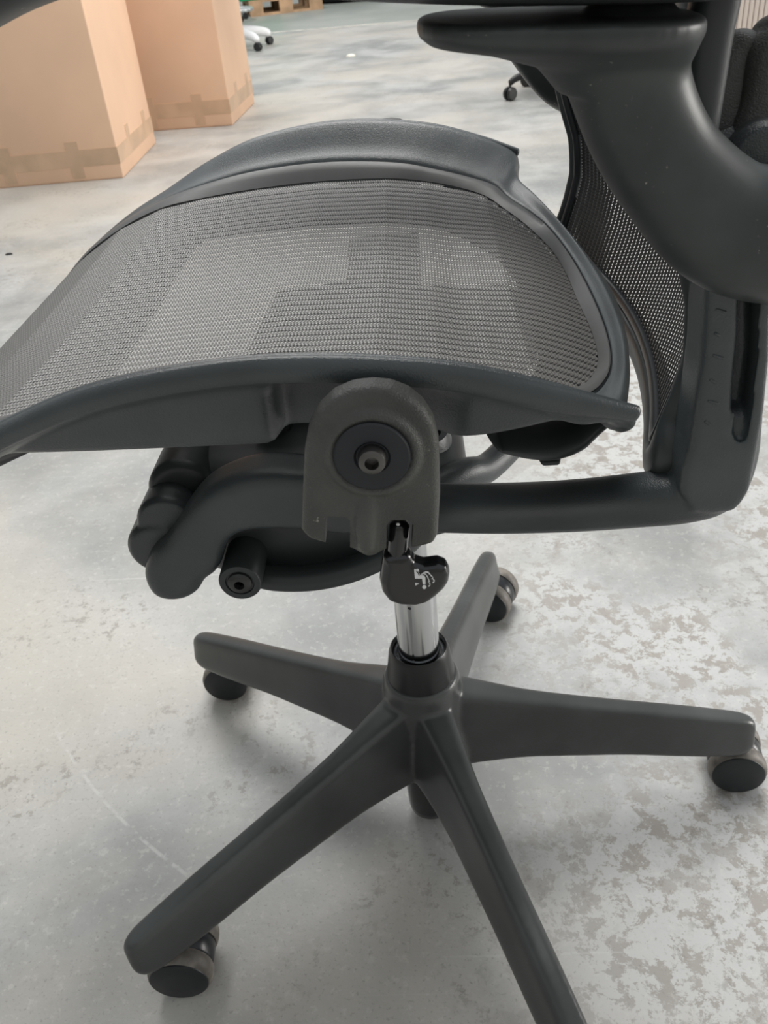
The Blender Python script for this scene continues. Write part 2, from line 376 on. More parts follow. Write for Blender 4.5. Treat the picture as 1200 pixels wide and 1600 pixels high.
# inner edge (where the mesh is held) and outer crest of the seat rim, rear middle to front middle
ST = [((.133, 0, .560), (.150, 0, .570)), ((.1325, -.06, .5603), (.1454, -.08, .5726)), ((.127, -.11, .563), (.136, -.14, .578)), ((.113, -.15, .570), (.124, -.19, .5845)), ((.096, -.175, .5788), (.1136, -.225, .590)),
      ((.082, -.190, .586), (.114, -.243, .601)), ((.060, -.197, .593), (.108, -.2505, .610)), ((.03, -.2, .600), (.078, -.2520, .6238)), ((-.004, -.2, .605), (.028, -.2525, .6385)), ((-.062, -.2, .607), (-.045, -.2525, .646)),
      ((-.12, -.2, .605), (-.115, -.251, .639)), ((-.167, -.2, .601), (-.165, -.248, .6225)), ((-.207, -.2, .595), (-.208, -.243, .602)), ((-.248, -.2, .580), (-.252, -.235, .581)), ((-.29, -.198, .556), (-.296, -.222, .552)),
      ((-.325, -.18, .522), (-.335, -.2, .515)), ((-.342, -.11, .500), (-.353, -.118, .490)), ((-.346, 0, .496), (-.357, 0, .486))]
half = np.array([i+o for i, o in ST])
other = half[1:-1][::-1].copy(); other[:, 1] *= -1; other[:, 4] *= -1
LOOP = catmull(np.vstack([half, other]), 9, closed=True)
inner_poly = LOOP[:, :2]
rings = []; bands = []
def sstep(x, a, b): t = min(1, max(0, (x-a)/(b-a))); return t*t*(3-2*t)
for xi, yi, zi, xo, yo, zo in LOOP:
    I = np.array([xi, yi, zi]); O = np.array([xo, yo, zo]); n = (O-I)*[1, 1, 0]; n /= np.linalg.norm(n); Z = np.array([0, 0, 1.])
    bot = min(O[2]-.016, (.5955 if xo < -.06 else .5955-.002*sstep(xo, -.06, .02))+.012*max(0, min(1, (xo-.05)/.06))**1.5); side = abs(yo) > .2
    k = O[2]-bot if side else .016
    k = k if xo > -.2 else max(.016, k)
    rec = .021*sstep(xo, -.044, -.036)*(1-sstep(xo, .034, .042)) if side else 0
    cf = 1-.45*sstep(xo, .095, .112)
    wb = min(.016, np.linalg.norm((O-I)[:2])*.45)/max(1e-6, np.linalg.norm((O-I)[:2]))
    def lp(t, dz=0., sag=1.): return I*(1-t)+O*t+Z*(dz) - Z*(O[2]-I[2])*(t-t**sag)
    sec = [I-Z*.005-n*.002, I+Z*0-n*.002, lp(wb*.5, .0008), lp(wb, .001), lp(wb+.015, -.0022), lp(wb+.045, -.002), lp(wb+.065, .0012), lp(wb+(1-wb)*.35, 0, 1.25), lp(wb+(1-wb)*.65, .001, 1.15), lp(.93, .001),
           O+Z*.0008, O+n*.004-Z*.002, O+n*.006-Z*.0065*cf, O+n*.0045-Z*.0115*cf, O+n*.0005-Z*.0145*cf,
           O-n*(.004+rec)-Z*min(.0175, k)*cf, O-n*(.0055+rec)-Z*max(.0176, k*.6)*cf, O-n*(.0075+rec)-Z*max(.018, k-.003)*cf, O-n*(.011+rec)-Z*max(.0185, k)*cf, O-n*(.015+rec)-Z*max(.018, k-.002)*cf, O-n*(.017+rec)-Z*max(.0175, k*.7)*cf]
    if np.linalg.norm((O-I)[:2]) < .03:
        w_ = np.linalg.norm((O-I)[:2]); sec[15:] = [O-n*min(.004+.001*j, w_*.5)-Z*(.0175-.0004*j) for j in range(len(sec)-15)]
    rings.append(sec)
    bands.append([I-n*.001+Z*.0006, lp(wb*.15, .0016), lp(wb*.5, .0020), lp(wb*.9, .0020), lp(wb, .0012)])
rings.append(rings[0]); bands.append(bands[0])
mb = MB(); mb.grid(rings, closed=True, cap=False)
me = evaluated(mb.mesh('seat_frame'), [('WELD', dict(merge_threshold=.00005)), ('SUBSURF', dict(levels=1, render_levels=1))])
seat = finish(me, 'seat_frame', 'plastic', chair, 0)
mb = MB(); mb.grid(bands, closed=False, cap=False)
sb = finish(evaluated(mb.mesh('mesh_band'), [('SOLIDIFY', dict(thickness=.002, offset=-1))]), 'mesh_band', 'band', seat, 50)
# rounded side rails that end in a point behind the seat corner
for s in (-1, 1):
    path = [(x, -s*(y-.0035) if False else s*(-y+.0035), z-.006) for _, (x, y, z) in ST[6:16]][::-1]
    path[-1] = (.1150, s*.2530, .6060)
    solid(MB().tube(path, [.003, .004, .005, .0055, .0058, .0060, .0062, .0064, .0066, .0040], [.0045]*9+[.003], up=(0, 1, 0), n=16), 'side_rail', 'plastic', seat, 0)

def inside(poly, x, y):
    c = np.zeros(x.shape, bool); px, py = poly[:, 0], poly[:, 1]; j = len(poly)-1
    for i in range(len(poly)):
        with np.errstate(divide='ignore', invalid='ignore'):
            t = ((py[i] > y) != (py[j] > y)) & (x < (px[j]-px[i])*(y-py[i])/(py[j]-py[i]+1e-12)+px[i])
        c ^= t; j = i
    return c
def np_mesh(name, V, F4, matn, parent, smooth=False):
    me = D.meshes.new(name); me.vertices.add(len(V)); me.vertices.foreach_set('co', V.astype(np.float32).ravel())
    F4 = np.asarray(F4); m = F4.shape[1]
    me.loops.add(F4.size); me.loops.foreach_set('vertex_index', F4.astype(np.int32).ravel()); me.polygons.add(len(F4))
    me.polygons.foreach_set('loop_start', np.arange(0, F4.size, m, dtype=np.int32)); me.update(calc_edges=True); me.validate()
    me.polygons.foreach_set('use_smooth', [smooth]*len(me.polygons))
    me.materials.append(MAT[matn]); o = D.objects.new(name, me); COL.objects.link(o); o.parent = parent; return o
def weave(S, ok, a0, a1, b0, b1, pitch_b, pitch_a, gap, nlines, name, thread, strip, parent, gh=.0006, gl=.62, gw=.30, bridge=.20):
    """rows along a, spaced pitch_b along b: a cloth strip with raised slanting stitches per row, threads bridging the gap"""
    nb = int((b1-b0)/pitch_b); na = int((a1-a0)/pitch_a)
    V = []; F = []; base = 0
    jb, ia = np.meshgrid(np.arange(nb), np.arange(na), indexing='ij'); jb = jb.ravel(); ia = ia.ravel()
    bb = b0+(jb+.5)*pitch_b; aa = a0+(ia+.5)*pitch_a
    m = ok(aa, bb); aa = aa[m]; bb = bb[m]; jb = jb[m]; ia = ia[m]
    hw = pitch_b*(1-gap)/2
    def quad(da, db, off):
        pts = np.stack([S(aa+x, bb+y)+np.array([0, 0, 0])+0*aa[:, None] for x, y in zip(da, db)], 1)
        return pts
    strips = quad([-pitch_a/2, pitch_a/2, pitch_a/2, -pitch_a/2], [-hw, -hw, hw, hw], 0)
    t = pitch_a*bridge; br = quad([-t, t, t, -t], [hw, hw, pitch_b-hw, pitch_b-hw], 0)
    Vs = np.concatenate([strips.reshape(-1, 3), br.reshape(-1, 3)]); Fs = np.arange(len(Vs)).reshape(-1, 4)
    o1 = np_mesh(name+'_ground', Vs, Fs, strip, parent)
    o1['kind'] = 'stuff'
    GV = []; GF = []; base = 0; lw = 2*hw/nlines
    e = 1e-4; nrm = np.cross(S(aa+e, bb)-S(aa-e, bb), S(aa, bb+e)-S(aa, bb-e)); nrm /= np.linalg.norm(nrm, axis=1)[:, None]
    for l in range(nlines):
        off = -hw+(l+.5)*lw; sl = 1 if l % 2 == 0 else -1
        L_ = lw*gl; W_ = pitch_a*gw; sh = sl*pitch_a*.30; st = (pitch_a*.5 if l % 2 else 0)
        corners = [(-sh-W_, -L_), (-sh+W_, -L_), (sh+W_, L_), (sh-W_, L_)]; ridge = [(-sh*.6, -L_*.55), (sh*.6, L_*.55)]
        pts = [S(aa+st+x, bb+off+y) for x, y in corners]+[S(aa+st+x, bb+off+y)+nrm*gh for x, y in ridge]
        GV.append(np.stack(pts, 1).reshape(-1, 3)); n = len(aa); i0 = base+np.arange(n)[:, None]*6
        GF.append(np.concatenate([i0+np.array([[0, 1, 4, 4]]), i0+np.array([[1, 2, 5, 4]]), i0+np.array([[2, 3, 5, 5]]), i0+np.array([[3, 0, 4, 5]])])); base += 6*n
    Vg = np.concatenate(GV); Fg = np.concatenate(GF)
    tri = Fg[:, 2] == Fg[:, 3]; quads = Fg[~tri]; tris = Fg[tri][:, :3]
    T = np.concatenate([tris, quads[:, [0, 1, 2]], quads[:, [0, 2, 3]]])
    o2 = np_mesh(name, Vg, T, thread, parent, True); o2['kind'] = 'stuff'
    return o1, o2
# the mesh hangs from its edge: rim height minus the drop at that x, a little lower in the middle
hr = half[::-1]
def sstep_v(x, a, b): t = np.clip((x-a)/(b-a), 0, 1); return t*t*(3-2*t)
def half_width(x): return np.interp(x, hr[:, 0], np.abs(hr[:, 1]))
def Sseat(x, y):
    x = np.asarray(x); hw = np.maximum(.04, half_width(np.clip(x, -.345, .132)))
    t = np.clip(np.abs(y)/hw, 0, 1.1); e = np.interp(x, hr[:, 0], hr[:, 2]); sag = .014*sstep_v(x, -.30, -.12)*(1-sstep_v(x, .04, .125))
    return np.stack([x, y, e-.0005-sag*(1-t*t)], -1)
weave(Sseat, lambda a, b: inside(inner_poly, a, b), -.347, .135, -.2037, .2037, .0097, .0021, .21, 3, 'seat_mesh', 'mesh_thread', 'mesh_strip', seat)
# dark pan that runs round under the edge of the mesh
ring_ = []
for xi, yi, zi, xo, yo, zo in LOOP:
    fx = sstep(-xi, .10, .30); ins_y = .030; xin = xi+(.035 if xi > .05 else 0)*-1; yin = yi*(1-ins_y/.2)
    if xi < -.13: xin = -.13-(xi+.13)*-.22
    zz = Sseat(np.array([xin]), np.array([yin]))[0, 2]
    ring_.append([(xi, yi, zi-.004), (xin, yin, zz-.022), (xin, yin, zz-.025), (xi, yi, zi-.009)])
ring_.append(ring_[0]); finish(evaluated(MB().grid(ring_, True, False).mesh('under_pan'), [('WELD', dict(merge_threshold=.00005))]), 'under_pan', 'plastic_smooth', seat, 0)
# under the rear of the seat: a cross bar with a stop
xb = MB().tube([P(770, 676, -.16), P(815, 684, -.155), P(856, 685, -.15), P(892, 674, -.145), P(920, 652, -.14), P(934, 634, -.13)], [.004, .0068, .0080, .0076, .006, .004], .020, up=(0, 1, 0))
solid(xb, 'rear_support', 'plastic_smooth', seat, 0)
solid(MB().tube([P(848, 712, -.15), P(868, 711, -.15)], .0035, .010, up=(0, 1, 0)), 'tilt_stop', 'plastic_smooth', seat, 0)

# ---------------------------------------------------------------- pivot brackets
def bracket(side):
    yf = -.281
    o = [(471, 826), (473, 770), (476, 700), (482, 668), (497, 640), (520, 618), (550, 605), (582, 601), (612, 604), (640, 615), (662, 633), (678, 658), (686, 690), (688, 770), (684, 834), (677, 846), (660, 851), (642, 854), (622, 855), (603, 856), (594, 861), (585, 866), (573, 867), (563, 862), (552, 855), (530, 850), (508, 846), (484, 839)]
    out = [P(x, y, yf+.003) for x, y in o]; c = P(582, 708, yf)
    mb = MB().pillow(out, yf-.0005, yf+.012, .0042, .002)
    mb.lathe([(.0, -.036), (.020, -.036), (.020, -.008), (.0, -.008)], c, (0, -1, 0), 40)
    mb.lathe([(.0, -.004), (.021, -.004), (.0215, .001), (.0195, .0033), (.0175, .0035), (.0172, .002), (.0, .002)], c, (0, -1, 0), 56)
    mb.tube([P(574, 775, yf+.001), P(573, 820, yf-.0005), P(574, 850, yf)], [.005, .0055, .0045], [.003, .0045, .005], up=(0, 1, 0))
    if side > 0: mb.v = [(x, -y, z) for x, y, z in mb.v]
    me = evaluated(mb.mesh('pivot_bracket'), [('REMESH', dict(mode='VOXEL', voxel_size=.0009)), ('SMOOTH', dict(factor=.5, iterations=6))])
    ct = MB()
    for pts in ([(508, 812), (512, 806), (541, 807), (547, 813), (547, 872), (508, 872)], [(604, 820), (610, 812), (640, 812), (646, 820), (642, 875), (603, 875)]): ct.prism([P(x, y, yf) for x, y in pts], yf-.01, yf+.018)
    if side > 0: ct.v = [(x, -y, z) for x, y, z in ct.v]
    b = finish(cut(me, ct), 'pivot_bracket', 'bracket', chair, 50)
    def put(m, name, mt):
        if side > 0: m.v = [(x, -y, z) for x, y, z in m.v]
        return solid(m, name, mt, b)
    put(MB().lathe([(.0163, -.006), (.0163, .0032), (.0155, .0040), (.0078, .0040), (.0068, .003), (.0, .003)], c, (0, -1, 0), 48), 'pivot_cap', 'rubber_cap')
    put(MB().lathe([(.0060, .002), (.0062, .0060), (.0056, .0080), (.0042, .0089), (.0030, .0089)], c, (0, -1, 0), 32, cap=False), 'bolt', 'bolt')
    put(MB().lathe([(.0033, .0088), (.0030, .005), (.0, .005)], c, (0, -1, 0), 6, cap=False), 'bolt_socket', 'bolt')
    # the steel tube the bracket turns on
    put(MB().lathe([(.0, -.034), (.018, -.034), (.018, -.02), (.0, -.02)], c, (0, -1, 0), 32), 'pivot_tube', 'plastic_smooth')
    return b
bracket(-1); bracket(1)

# ---------------------------------------------------------------- tilt lever
yl = -.272
lo = [(598, 868), (602, 864), (636, 862), (642, 866), (648, 875), (662, 880), (684, 877), (697, 882), (703, 893), (701, 906), (694, 917), (682, 928), (668, 938), (650, 943), (626, 942), (608, 936), (597, 922), (593, 905)]
mb = MB().pillow([P(x, y, yl-.002) for x, y in lo], yl-.006, yl+.006, .0045, .0045)
lev = evaluated(mb.mesh('tilt_lever'), [('REMESH', dict(mode='VOXEL', voxel_size=.0006)), ('SMOOTH', dict(factor=.5, iterations=4))])
lever = finish(lev, 'tilt_lever', 'black_gloss', chair, 0)
solid(MB().tube([P(624, 822, yl), P(622, 845, yl), P(620, 870, yl)], .0047, .0045, up=(0, 1, 0), n=16), 'lever_neck', 'black_gloss', lever, 0)
solid(MB().lathe([(.0, 0), (.0011, 0), (.0008, .0008), (.0, .001)], P(622, 818, yl-.006), (0, -1, 0), 12), 'lever_pin', 'ring', lever)
def decal(polys_, y, name, m, parent):
    mb = MB()
    for pl in polys_: mb.prism([P(a_, b_, y) for a_, b_ in pl], y, y+.0006)
    return solid(mb, name, m, parent)
Z6 = lambda pts: [(540+a_/6, 840+b_/6) for a_, b_ in pts]
def stroke(pts, w):
    pts = np.array(pts, float); t = np.gradient(pts, axis=0); t /= np.linalg.norm(t, axis=1)[:, None]; nn = np.stack([-t[:, 1], t[:, 0]], 1)*w/2
    return [tuple(q) for q in np.vstack([pts+nn, (pts-nn)[::-1]])]
ic = [Z6([(642, 302), (680, 300), (700, 345), (712, 352), (740, 362), (748, 378), (750, 436), (724, 438), (716, 385), (650, 384)]),
      Z6([(738+19*math.cos(t), 464+19*math.sin(t)) for t in np.linspace(0, 6.0, 16)]), Z6([(652, 426), (690, 432), (655, 450)]),
      Z6(stroke([(702, 352), (728, 338), (752, 345), (768, 370), (780, 398), (788, 414), (774, 416)], 7)),
      Z6(stroke([(728, 336), (752, 324), (775, 330), (795, 352), (815, 372), (818, 384), (806, 388)], 7)),
      Z6(stroke([(784, 426), (791, 438), (788, 452), (776, 458)], 8)), Z6(stroke([(820, 392), (831, 402), (829, 416), (816, 424)], 8))]
decal(ic, yl-.0063, 'lever_icon', 'icon', lever)
decal([Z6(stroke([(665, 316), (680, 335), (690, 358)], 7)), Z6(stroke([(684, 322), (698, 340), (706, 352)], 6))], yl-.0066, 'icon_line', 'black_gloss', lever)

# ---------------------------------------------------------------- tilt mechanism under the seat
mb = MB()
for (cx, cy, cz), (hx, hy, hz) in (((-.068, -.008, .457), (.092, .110, .050)), ((-.02, 0, .425), (.07, .06, .03))):
    u = np.linspace(0, 2*math.pi, 33)[:-1]; vv = np.linspace(-math.pi/2, math.pi/2, 17); sg = lambda t, p: np.sign(t)*abs(t)**p
    mb.grid([[(cx+hx*sg(math.cos(v), .35)*sg(math.cos(t), .4), cy+hy*sg(math.cos(v), .35)*sg(math.sin(t), .4), cz+hz*sg(math.sin(v), .45)) for t in u] for v in vv])
mb.lathe([(.0, -.10), (.020, -.10), (.026, -.09), (.027, .09), (.020, .10), (.0, .10)], (-.140, 0, .455), (0, 1, 0), 40)
tm = moulded(mb, 'tilt_mechanism', 'plastic_smooth', chair, .0025, 5)
def plan(pts, z0, z1): n = len(pts); return MB().add([(x, y, z0) for x, y in pts]+[(x, y, z1) for x, y in pts], [tuple(range(n)), tuple(range(2*n-1, n-1, -1))]+[(i, i+n, (i+1) % n+n, (i+1) % n) for i in range(n)])
yk = plan([(-.103, -.03), (-.096, .086), (-.040, .098), (-.043, .215), (.022, .215), (.020, .075), (.090, .062), (.108, .030), (.050, -.075), (.034, -.070), (.074, .020), (.016, .030), (.010, -.035), (-.020, -.040), (-.020, -.070), (-.045, -.070), (-.045, -.035), (-.072, -.035), (-.074, -.068), (-.100, -.068)], .500, .553)
moulded(yk, 'seat_yoke', 'plastic_smooth', tm, .003, 3)
ys = -.150
so = [(560, 748), (470, 740), (430, 737), (385, 741), (340, 757), (310, 778), (287, 806), (262, 842), (236, 866), (225, 890), (227, 912), (240, 931), (262, 939), (288, 937), (308, 926), (320, 908), (336, 896), (346, 880), (350, 862), (362, 842), (388, 831), (430, 828), (480, 830), (560, 832)]
moulded(MB().pillow([P(x, y, ys+.004) for x, y in so], ys, ys+.032, .009, .006, sub=4), 'swing_arm', 'plastic', tm, .0012, 10)
pc = P(268, 800, -.115)
moulded(MB().lathe([(.0, -.02), (.020, -.02), (.0205, .012), (.018, .016), (.0, .017)], pc, (0, -1, 0), 40).lathe([(.0, -.02), (.0205, -.02), (.0205, .010), (.017, .014), (.0, .015)], P(252, 842, -.12), (0, -1, 0), 40), 'pivot_cover', 'plastic', tm, .0012, 6)
moulded(MB().lathe([(.0, -.03), (.0245, -.03), (.0245, .004), (.021, .009), (.0, .010)], P(290, 762, -.10), (0, -1, 0), 40), 'pivot_housing', 'plastic_smooth', tm, .0014, 6)
# lower housing with its curved bar
yq = -.118
moulded(MB().prism([P(x, y, yq) for x, y in [(350, 835), (400, 822), (600, 822), (612, 880), (560, 905), (470, 915), (400, 912), (360, 890)]], yq, yq+.10), 'lower_housing', 'plastic_smooth', tm, .0016, 6)
solid(MB().tube([P(385, 893, -.128), P(430, 903, -.130), P(490, 902, -.131), P(550, 889, -.130), P(610, 864, -.127)], [.0075, .0085, .0088, .0085, .008], .010, up=(0, 1, 0)), 'curved_bar', 'plastic_smooth', tm, 0)
sc = P(377, 902, -.145)
solid(MB().lathe([(.0142, -.03), (.0142, .005), (.0134, .0062), (.0096, .0062), (.0092, .005), (.0, .005)], sc, (0, -1, 0), 40), 'screw_boss', 'plastic_smooth', tm)
solid(MB().lathe([(.0082, .0045), (.0080, .0068), (.0066, .0084), (.0042, .009), (.0034, .009)], sc, (0, -1, 0), 32, cap=False), 'screw', 'screw_steel', tm)
solid(MB().lathe([(.0036, .0089), (.0032, .005), (.0, .005)], sc, (0, -1, 0), 6, cap=False), 'screw_socket', 'screw_steel', tm)
solid(MB().lathe([(.0, .40), (.026, .40), (.027, .455), (.024, .462), (.019, .462), (.018, .45), (.0, .45)], (.012, .0, 0), n=40), 'column_socket', 'plastic', tm)

# ---------------------------------------------------------------- tilt arms running back to the uprights
def near_arm():
    mb = MB()
    mb.tube([P(600, 792, -.05), P(690, 794, -.09), P(800, 794, -.130), P(900, 790, -.165), P(1000, 781, -.194), P(1070, 773, -.205), P(1115, 758, -.207), P(1135, 715, -.206), P(1145, 650, -.206)],
            [.0195, .0185, .0170, .0155, .0146, .0145, .0147, .015, .014], [.014, .014, .014, .014, .014, .014, .013, .012, .010], up=(0, 1, 0), p=2.6)
    yv = -.222
    o = [(1102, 430), (1096, 560), (1084, 650), (1076, 700), (1066, 730), (1062, 770), (1080, 800), (1110, 803), (1146, 799), (1160, 785), (1172, 765), (1184, 705), (1195, 640), (1203, 560), (1208, 430), (1186, 430), (1184, 560), (1172, 655), (1164, 690), (1152, 692), (1143, 680), (1146, 600), (1154, 520), (1156, 430)]
    mb.pillow([P(x, y, yv+.002) for x, y in o], yv, -.190, .004, .004)
    # floor of the slot
    mb.prism([P(x, y, yv+.018) for x, y in [(1120, 420), (1110, 700), (1185, 710), (1215, 420)]], yv+.018, -.185)
    return mb
na = moulded(near_arm(), 'tilt_arm', 'plastic', chair, .0014, 7)
for (x, y, h_) in ((1126, 485, .0035), (1120, 522, .0015), (1122, 557, .0035), (1113, 595, .0015), (1114, 628, .0035), (1105, 660, .0015)):
    q0 = P(x-7 if h_ > .002 else x-3, y-2, -.2215); q1 = P(x+7 if h_ > .002 else x+3, y+2, -.2215)
    solid(MB().tube([q0, q1], .0008, .0012, up=(0, 1, 0), n=10, sub=3), 'height_mark', 'plastic', na, 0)
mb = MB().tube([(.015, -.055, .440), (.045, -.035, .443), (P(765, 728, -.01)), (.105, .05, .437), (.145, .12, .46), (.175, .18, .505), (.178, .205, .56), (.175, .21, .66)], [.013, .0125, .0115, .012, .013, .014, .016, .018], .012, up=(0, 0, 1))
moulded(mb, 'tilt_arm', 'plastic', chair, .0022, 4)

# ---------------------------------------------------------------- back
def xback(y, z): return np.interp(z, [.50, .52, .55, .58, .60, .63, .66, .70, .75, .80, 1.05], [.139, .142, .147, .156, .160, .158, .150, .143, .145, .151, .20])+.028*(1-(np.abs(y)/.18)**2)
# outline of the opening (y, z), closed; the frame is a band around it
BI = [(0, .546), (-.09, .546), (-.14, .5465), (-.168, .548), (-.1765, .553), (-.1775, .572), (-.177, .60), (-.177, .63), (-.190, .72), (-.196, .82), (-.190, .92), (-.15, 1.0), (0, 1.03)]
BI = np.array(BI+[(-y, z) for y, z in BI[1:-1][::-1]]); BL = catmull(BI, 10, closed=True)
cenb = np.array([0, .75]); T = np.gradient(np.vstack([BL[-1:], BL, BL[:1]]), axis=0)[1:-1]; T /= np.linalg.norm(T, axis=1)[:, None]
nout = np.stack([-T[:, 1], T[:, 0]], 1); flip = np.sign(np.sum(nout*(BL-cenb), 1)); nout *= flip[:, None]
def pb(yz, n, d, dx): y, z = yz+n*d; return np.array([float(xback(yz[0], yz[1]))+dx, y, z])
fr = []; tr = []
for p_, n_ in zip(BL, nout):
    wide = .016+.012*sstep(.57-p_[1], 0, .02)+.006*sstep(p_[1], .64, .70)
    fr.append([pb(p_, n_, .006, .001), pb(p_, n_, .007, -.006), pb(p_, n_, .010, -.008), pb(p_, n_, wide*.75, -.008), pb(p_, n_, wide*.95, -.005), pb(p_, n_, wide, .001), pb(p_, n_, wide*.95, .009), pb(p_, n_, wide*.6, .013), pb(p_, n_, .008, .010)])
    tr.append([pb(p_, n_, -.002, .001), pb(p_, n_, -.001, -.004), pb(p_, n_, .003, -.0055), pb(p_, n_, .0055, -.005), pb(p_, n_, .0062, .001), pb(p_, n_, .004, .004)])
fr.append(fr[0]); tr.append(tr[0])
wl = [('WELD', dict(merge_threshold=.00005)), ('SUBSURF', dict(levels=1, render_levels=1))]
back = finish(evaluated(MB().grid(fr, True, False).mesh('back_frame'), wl), 'back_frame', 'plastic_smooth', chair, 0)
finish(evaluated(MB().grid(tr, True, False).mesh('back_trim'), wl), 'back_trim', 'plastic_dark', back, 0)
def Sback(a, b): return np.stack([xback(b, a), b, a], -1)
weave(Sback, lambda a, b: inside(BL[:, ::-1], a, b), .53, 1.03, -.2, .2, .0068, .0024, .25, 2, 'back_mesh', 'mesh_back', 'mesh_back_strip', back, gh=.0005)

# knuckles behind the near upright that carry the back
kn = MB().tube([P(1062, 230, -.176), P(1072, 150, -.172), P(1088, 60, -.168), P(1106, -40, -.165)], [.010, .0105, .011, .011], [.010]*4, up=(0, 1, 0), p=2.6)
ku = moulded(kn, 'back_upright', 'plastic', chair, .0012, 5)
moulded(MB().tube([P(1120, 205, -.166), P(1133, 150, -.162), P(1150, 95, -.158), P(1160, 66, -.157)], [.010, .011, .0105, .007], [.012]*4, up=(0, 1, 0), p=3.2), 'knuckle', 'bracket', ku, .001, 4)
moulded(MB().tube([P(1160, 230, -.168), P(1192, 165, -.165), P(1212, 90, -.162), P(1222, 55, -.160)], [.014, .0155, .016, .012], [.016]*4, up=(0, 1, 0), p=3.0), 'knuckle', 'bracket', ku, .001, 4)
moulded(MB().tube([P(1120, 232, -.170), P(1170, 222, -.172)], .012, .012, up=(0, 1, 0)), 'knuckle_link', 'plastic', ku, .0012, 4)
moulded(MB().lathe([(.0, -.02), (.0165, -.02), (.017, .008), (.014, .013), (.0, .015)], P(1192, 248, -.190), (-.2, -1, .15), 40), 'arm_knob', 'plastic', ku, .0012, 5)

# ---------------------------------------------------------------- armrests
def armrest(side):
    ya = -.222; f = lambda v: [(x, -y if side > 0 else y, z-.006 if side > 0 else z) for x, y, z in v]
    mb = MB().tube([P(972, 72, ya), P(978, 112, ya), P(1005, 195, ya), P(1048, 268, ya), P(1122, 343, ya), P(1195, 368, ya), P(1300, 372, ya+.008), P(1390, 350, ya+.03), P(1420, 330, ya+.055)],
                   [.0235, .0230, .0225, .0230, .0262, .0285, .0285, .026, .022], [.026, .021, .019, .019, .019, .020, .021, .021, .02], up=(0, 1, 0), n=28, p=2.2)
    # the plate under the pad, a long rounded dish that flares out of the stalk
    def ell(cx, cy, hx, hy, z, p=2.6):
        t = np.arange(48)/48*2*math.pi; g_ = lambda q_: np.sign(q_)*abs(q_)**(2/p)
        return np.stack([cx+hx*g_(np.cos(t)), cy+hy*g_(np.sin(t)), np.full(48, z)], 1)
    tilt = lambda r: np.stack([r[:, 0], r[:, 1], r[:, 2]-.06*(r[:, 0]-.082)], 1)
    mb.grid([tilt(ell(.106, ya, .024, .018, .734)), tilt(ell(.102, ya, .029, .023, .744)), tilt(ell(.092, ya, .041, .031, .7495)), tilt(ell(.083, ya, .0505, .036, .752)), tilt(ell(.0815, ya, .0535, .039, .7555)), tilt(ell(.0815, ya, .0535, .039, .7595)), tilt(ell(.0815, ya, .052, .0375, .761))])
    mb.v = f(mb.v); r = moulded(mb, 'armrest', 'plastic_arm', chair, .0016, 8)
    pts = [(.150, .770), (.11, .7735), (.06, .778), (.01, .7845), (-.04, .793), (-.085, .7965), (-.118, .7915), (-.150, .776)]
    if side > 0: pts = [(x, max(z, .793) if x < -.05 else z) for x, z in pts]
    pad = MB().tube([(x, ya, z) for x, z in pts], [.0085, .0105, .0115, .0125, .013, .0135, .013, .008], [.036, .042, .044, .044, .043, .042, .038, .024], up=(0, 1, 0), n=36, p=2.6)
    pad.v = f(pad.v); solid(pad, 'arm_pad', 'plastic_arm', r, 0)
    return r
armrest(-1); armrest(1)

# ================================================================== BACKGROUND
def carton(corner, right, left, height, label):
    corner, right, left = map(np.array, (corner, right, left)); ex = left-corner; ey = right-corner; ey[2] = ex[2] = 0
    wx, wy = np.linalg.norm(ex), np.linalg.norm(ey); ux, uy = ex/wx, ey/wy; o = empty('cardboard_box', corner); tag(o, label, 'box', 'tall cardboard boxes')
    Zv = np.array([0, 0, 1.])
    def quad_box(a0, a1, b0, b1, z0, z1): # in the box's own axes
        v = [ux*a+uy*b+Zv*z for a in (a0, a1) for b in (b0, b1) for z in (z0, z1)]
        return MB().add(v, [(0, 1, 3, 2), (4, 6, 7, 5), (0, 4, 5, 1), (2, 3, 7, 6), (0, 2, 6, 4), (1, 5, 7, 3)])
    bd = bevelled(quad_box(0, wx, 0, wy, .002, height), 'box_body', 'cardboard', o, .006, 2)
    e = .0012; t0, t1 = .055, .118
    solid(quad_box(-e, wx+e, -e, wy+e, t0, t1), 'tape_band', 'tape', o)
    n = 0
    for fx in (.22, .62):
        solid(quad_box(wx*fx, wx*fx+.05, -e*1.3, .01, .012, .15), 'tape_strip', 'tape', o)
    for fy in (.28, .75):
        solid(quad_box(-e*1.3, .01, wy*fy, wy*fy+.05, .07, .165), 'tape_strip', 'tape', o)
    for z0 in (.0,): solid(quad_box(.004, wx-.004, .004, wy-.004, 0, .004), 'box_bottom', 'cardboard', o)
    # top flaps
    solid(quad_box(.002, wx-.002, .002, wy/2-.002, height, height+.004), 'box_flap', 'cardboard', o); solid(quad_box(.002, wx-.002, wy/2+.002, wy-.002, height, height+.004), 'box_flap', 'cardboard', o)
    return o
c1, r1, l1 = PF(193.5, 278), PF(244, 224), PF(0, 295); l1 = c1+(l1-c1)*1.35
carton(c1, r1, l1, 1.15, 'tall plain cardboard box with bottom tape, the nearer to the chair of two')
c2, r2, l2 = PF(364, 196), PF(398, 161), PF(240, 205); l2 = c2+(l2-c2)*1.5
carton(c2, r2, l2, 1.15, 'tall cardboard box standing behind another, next to white chair base')

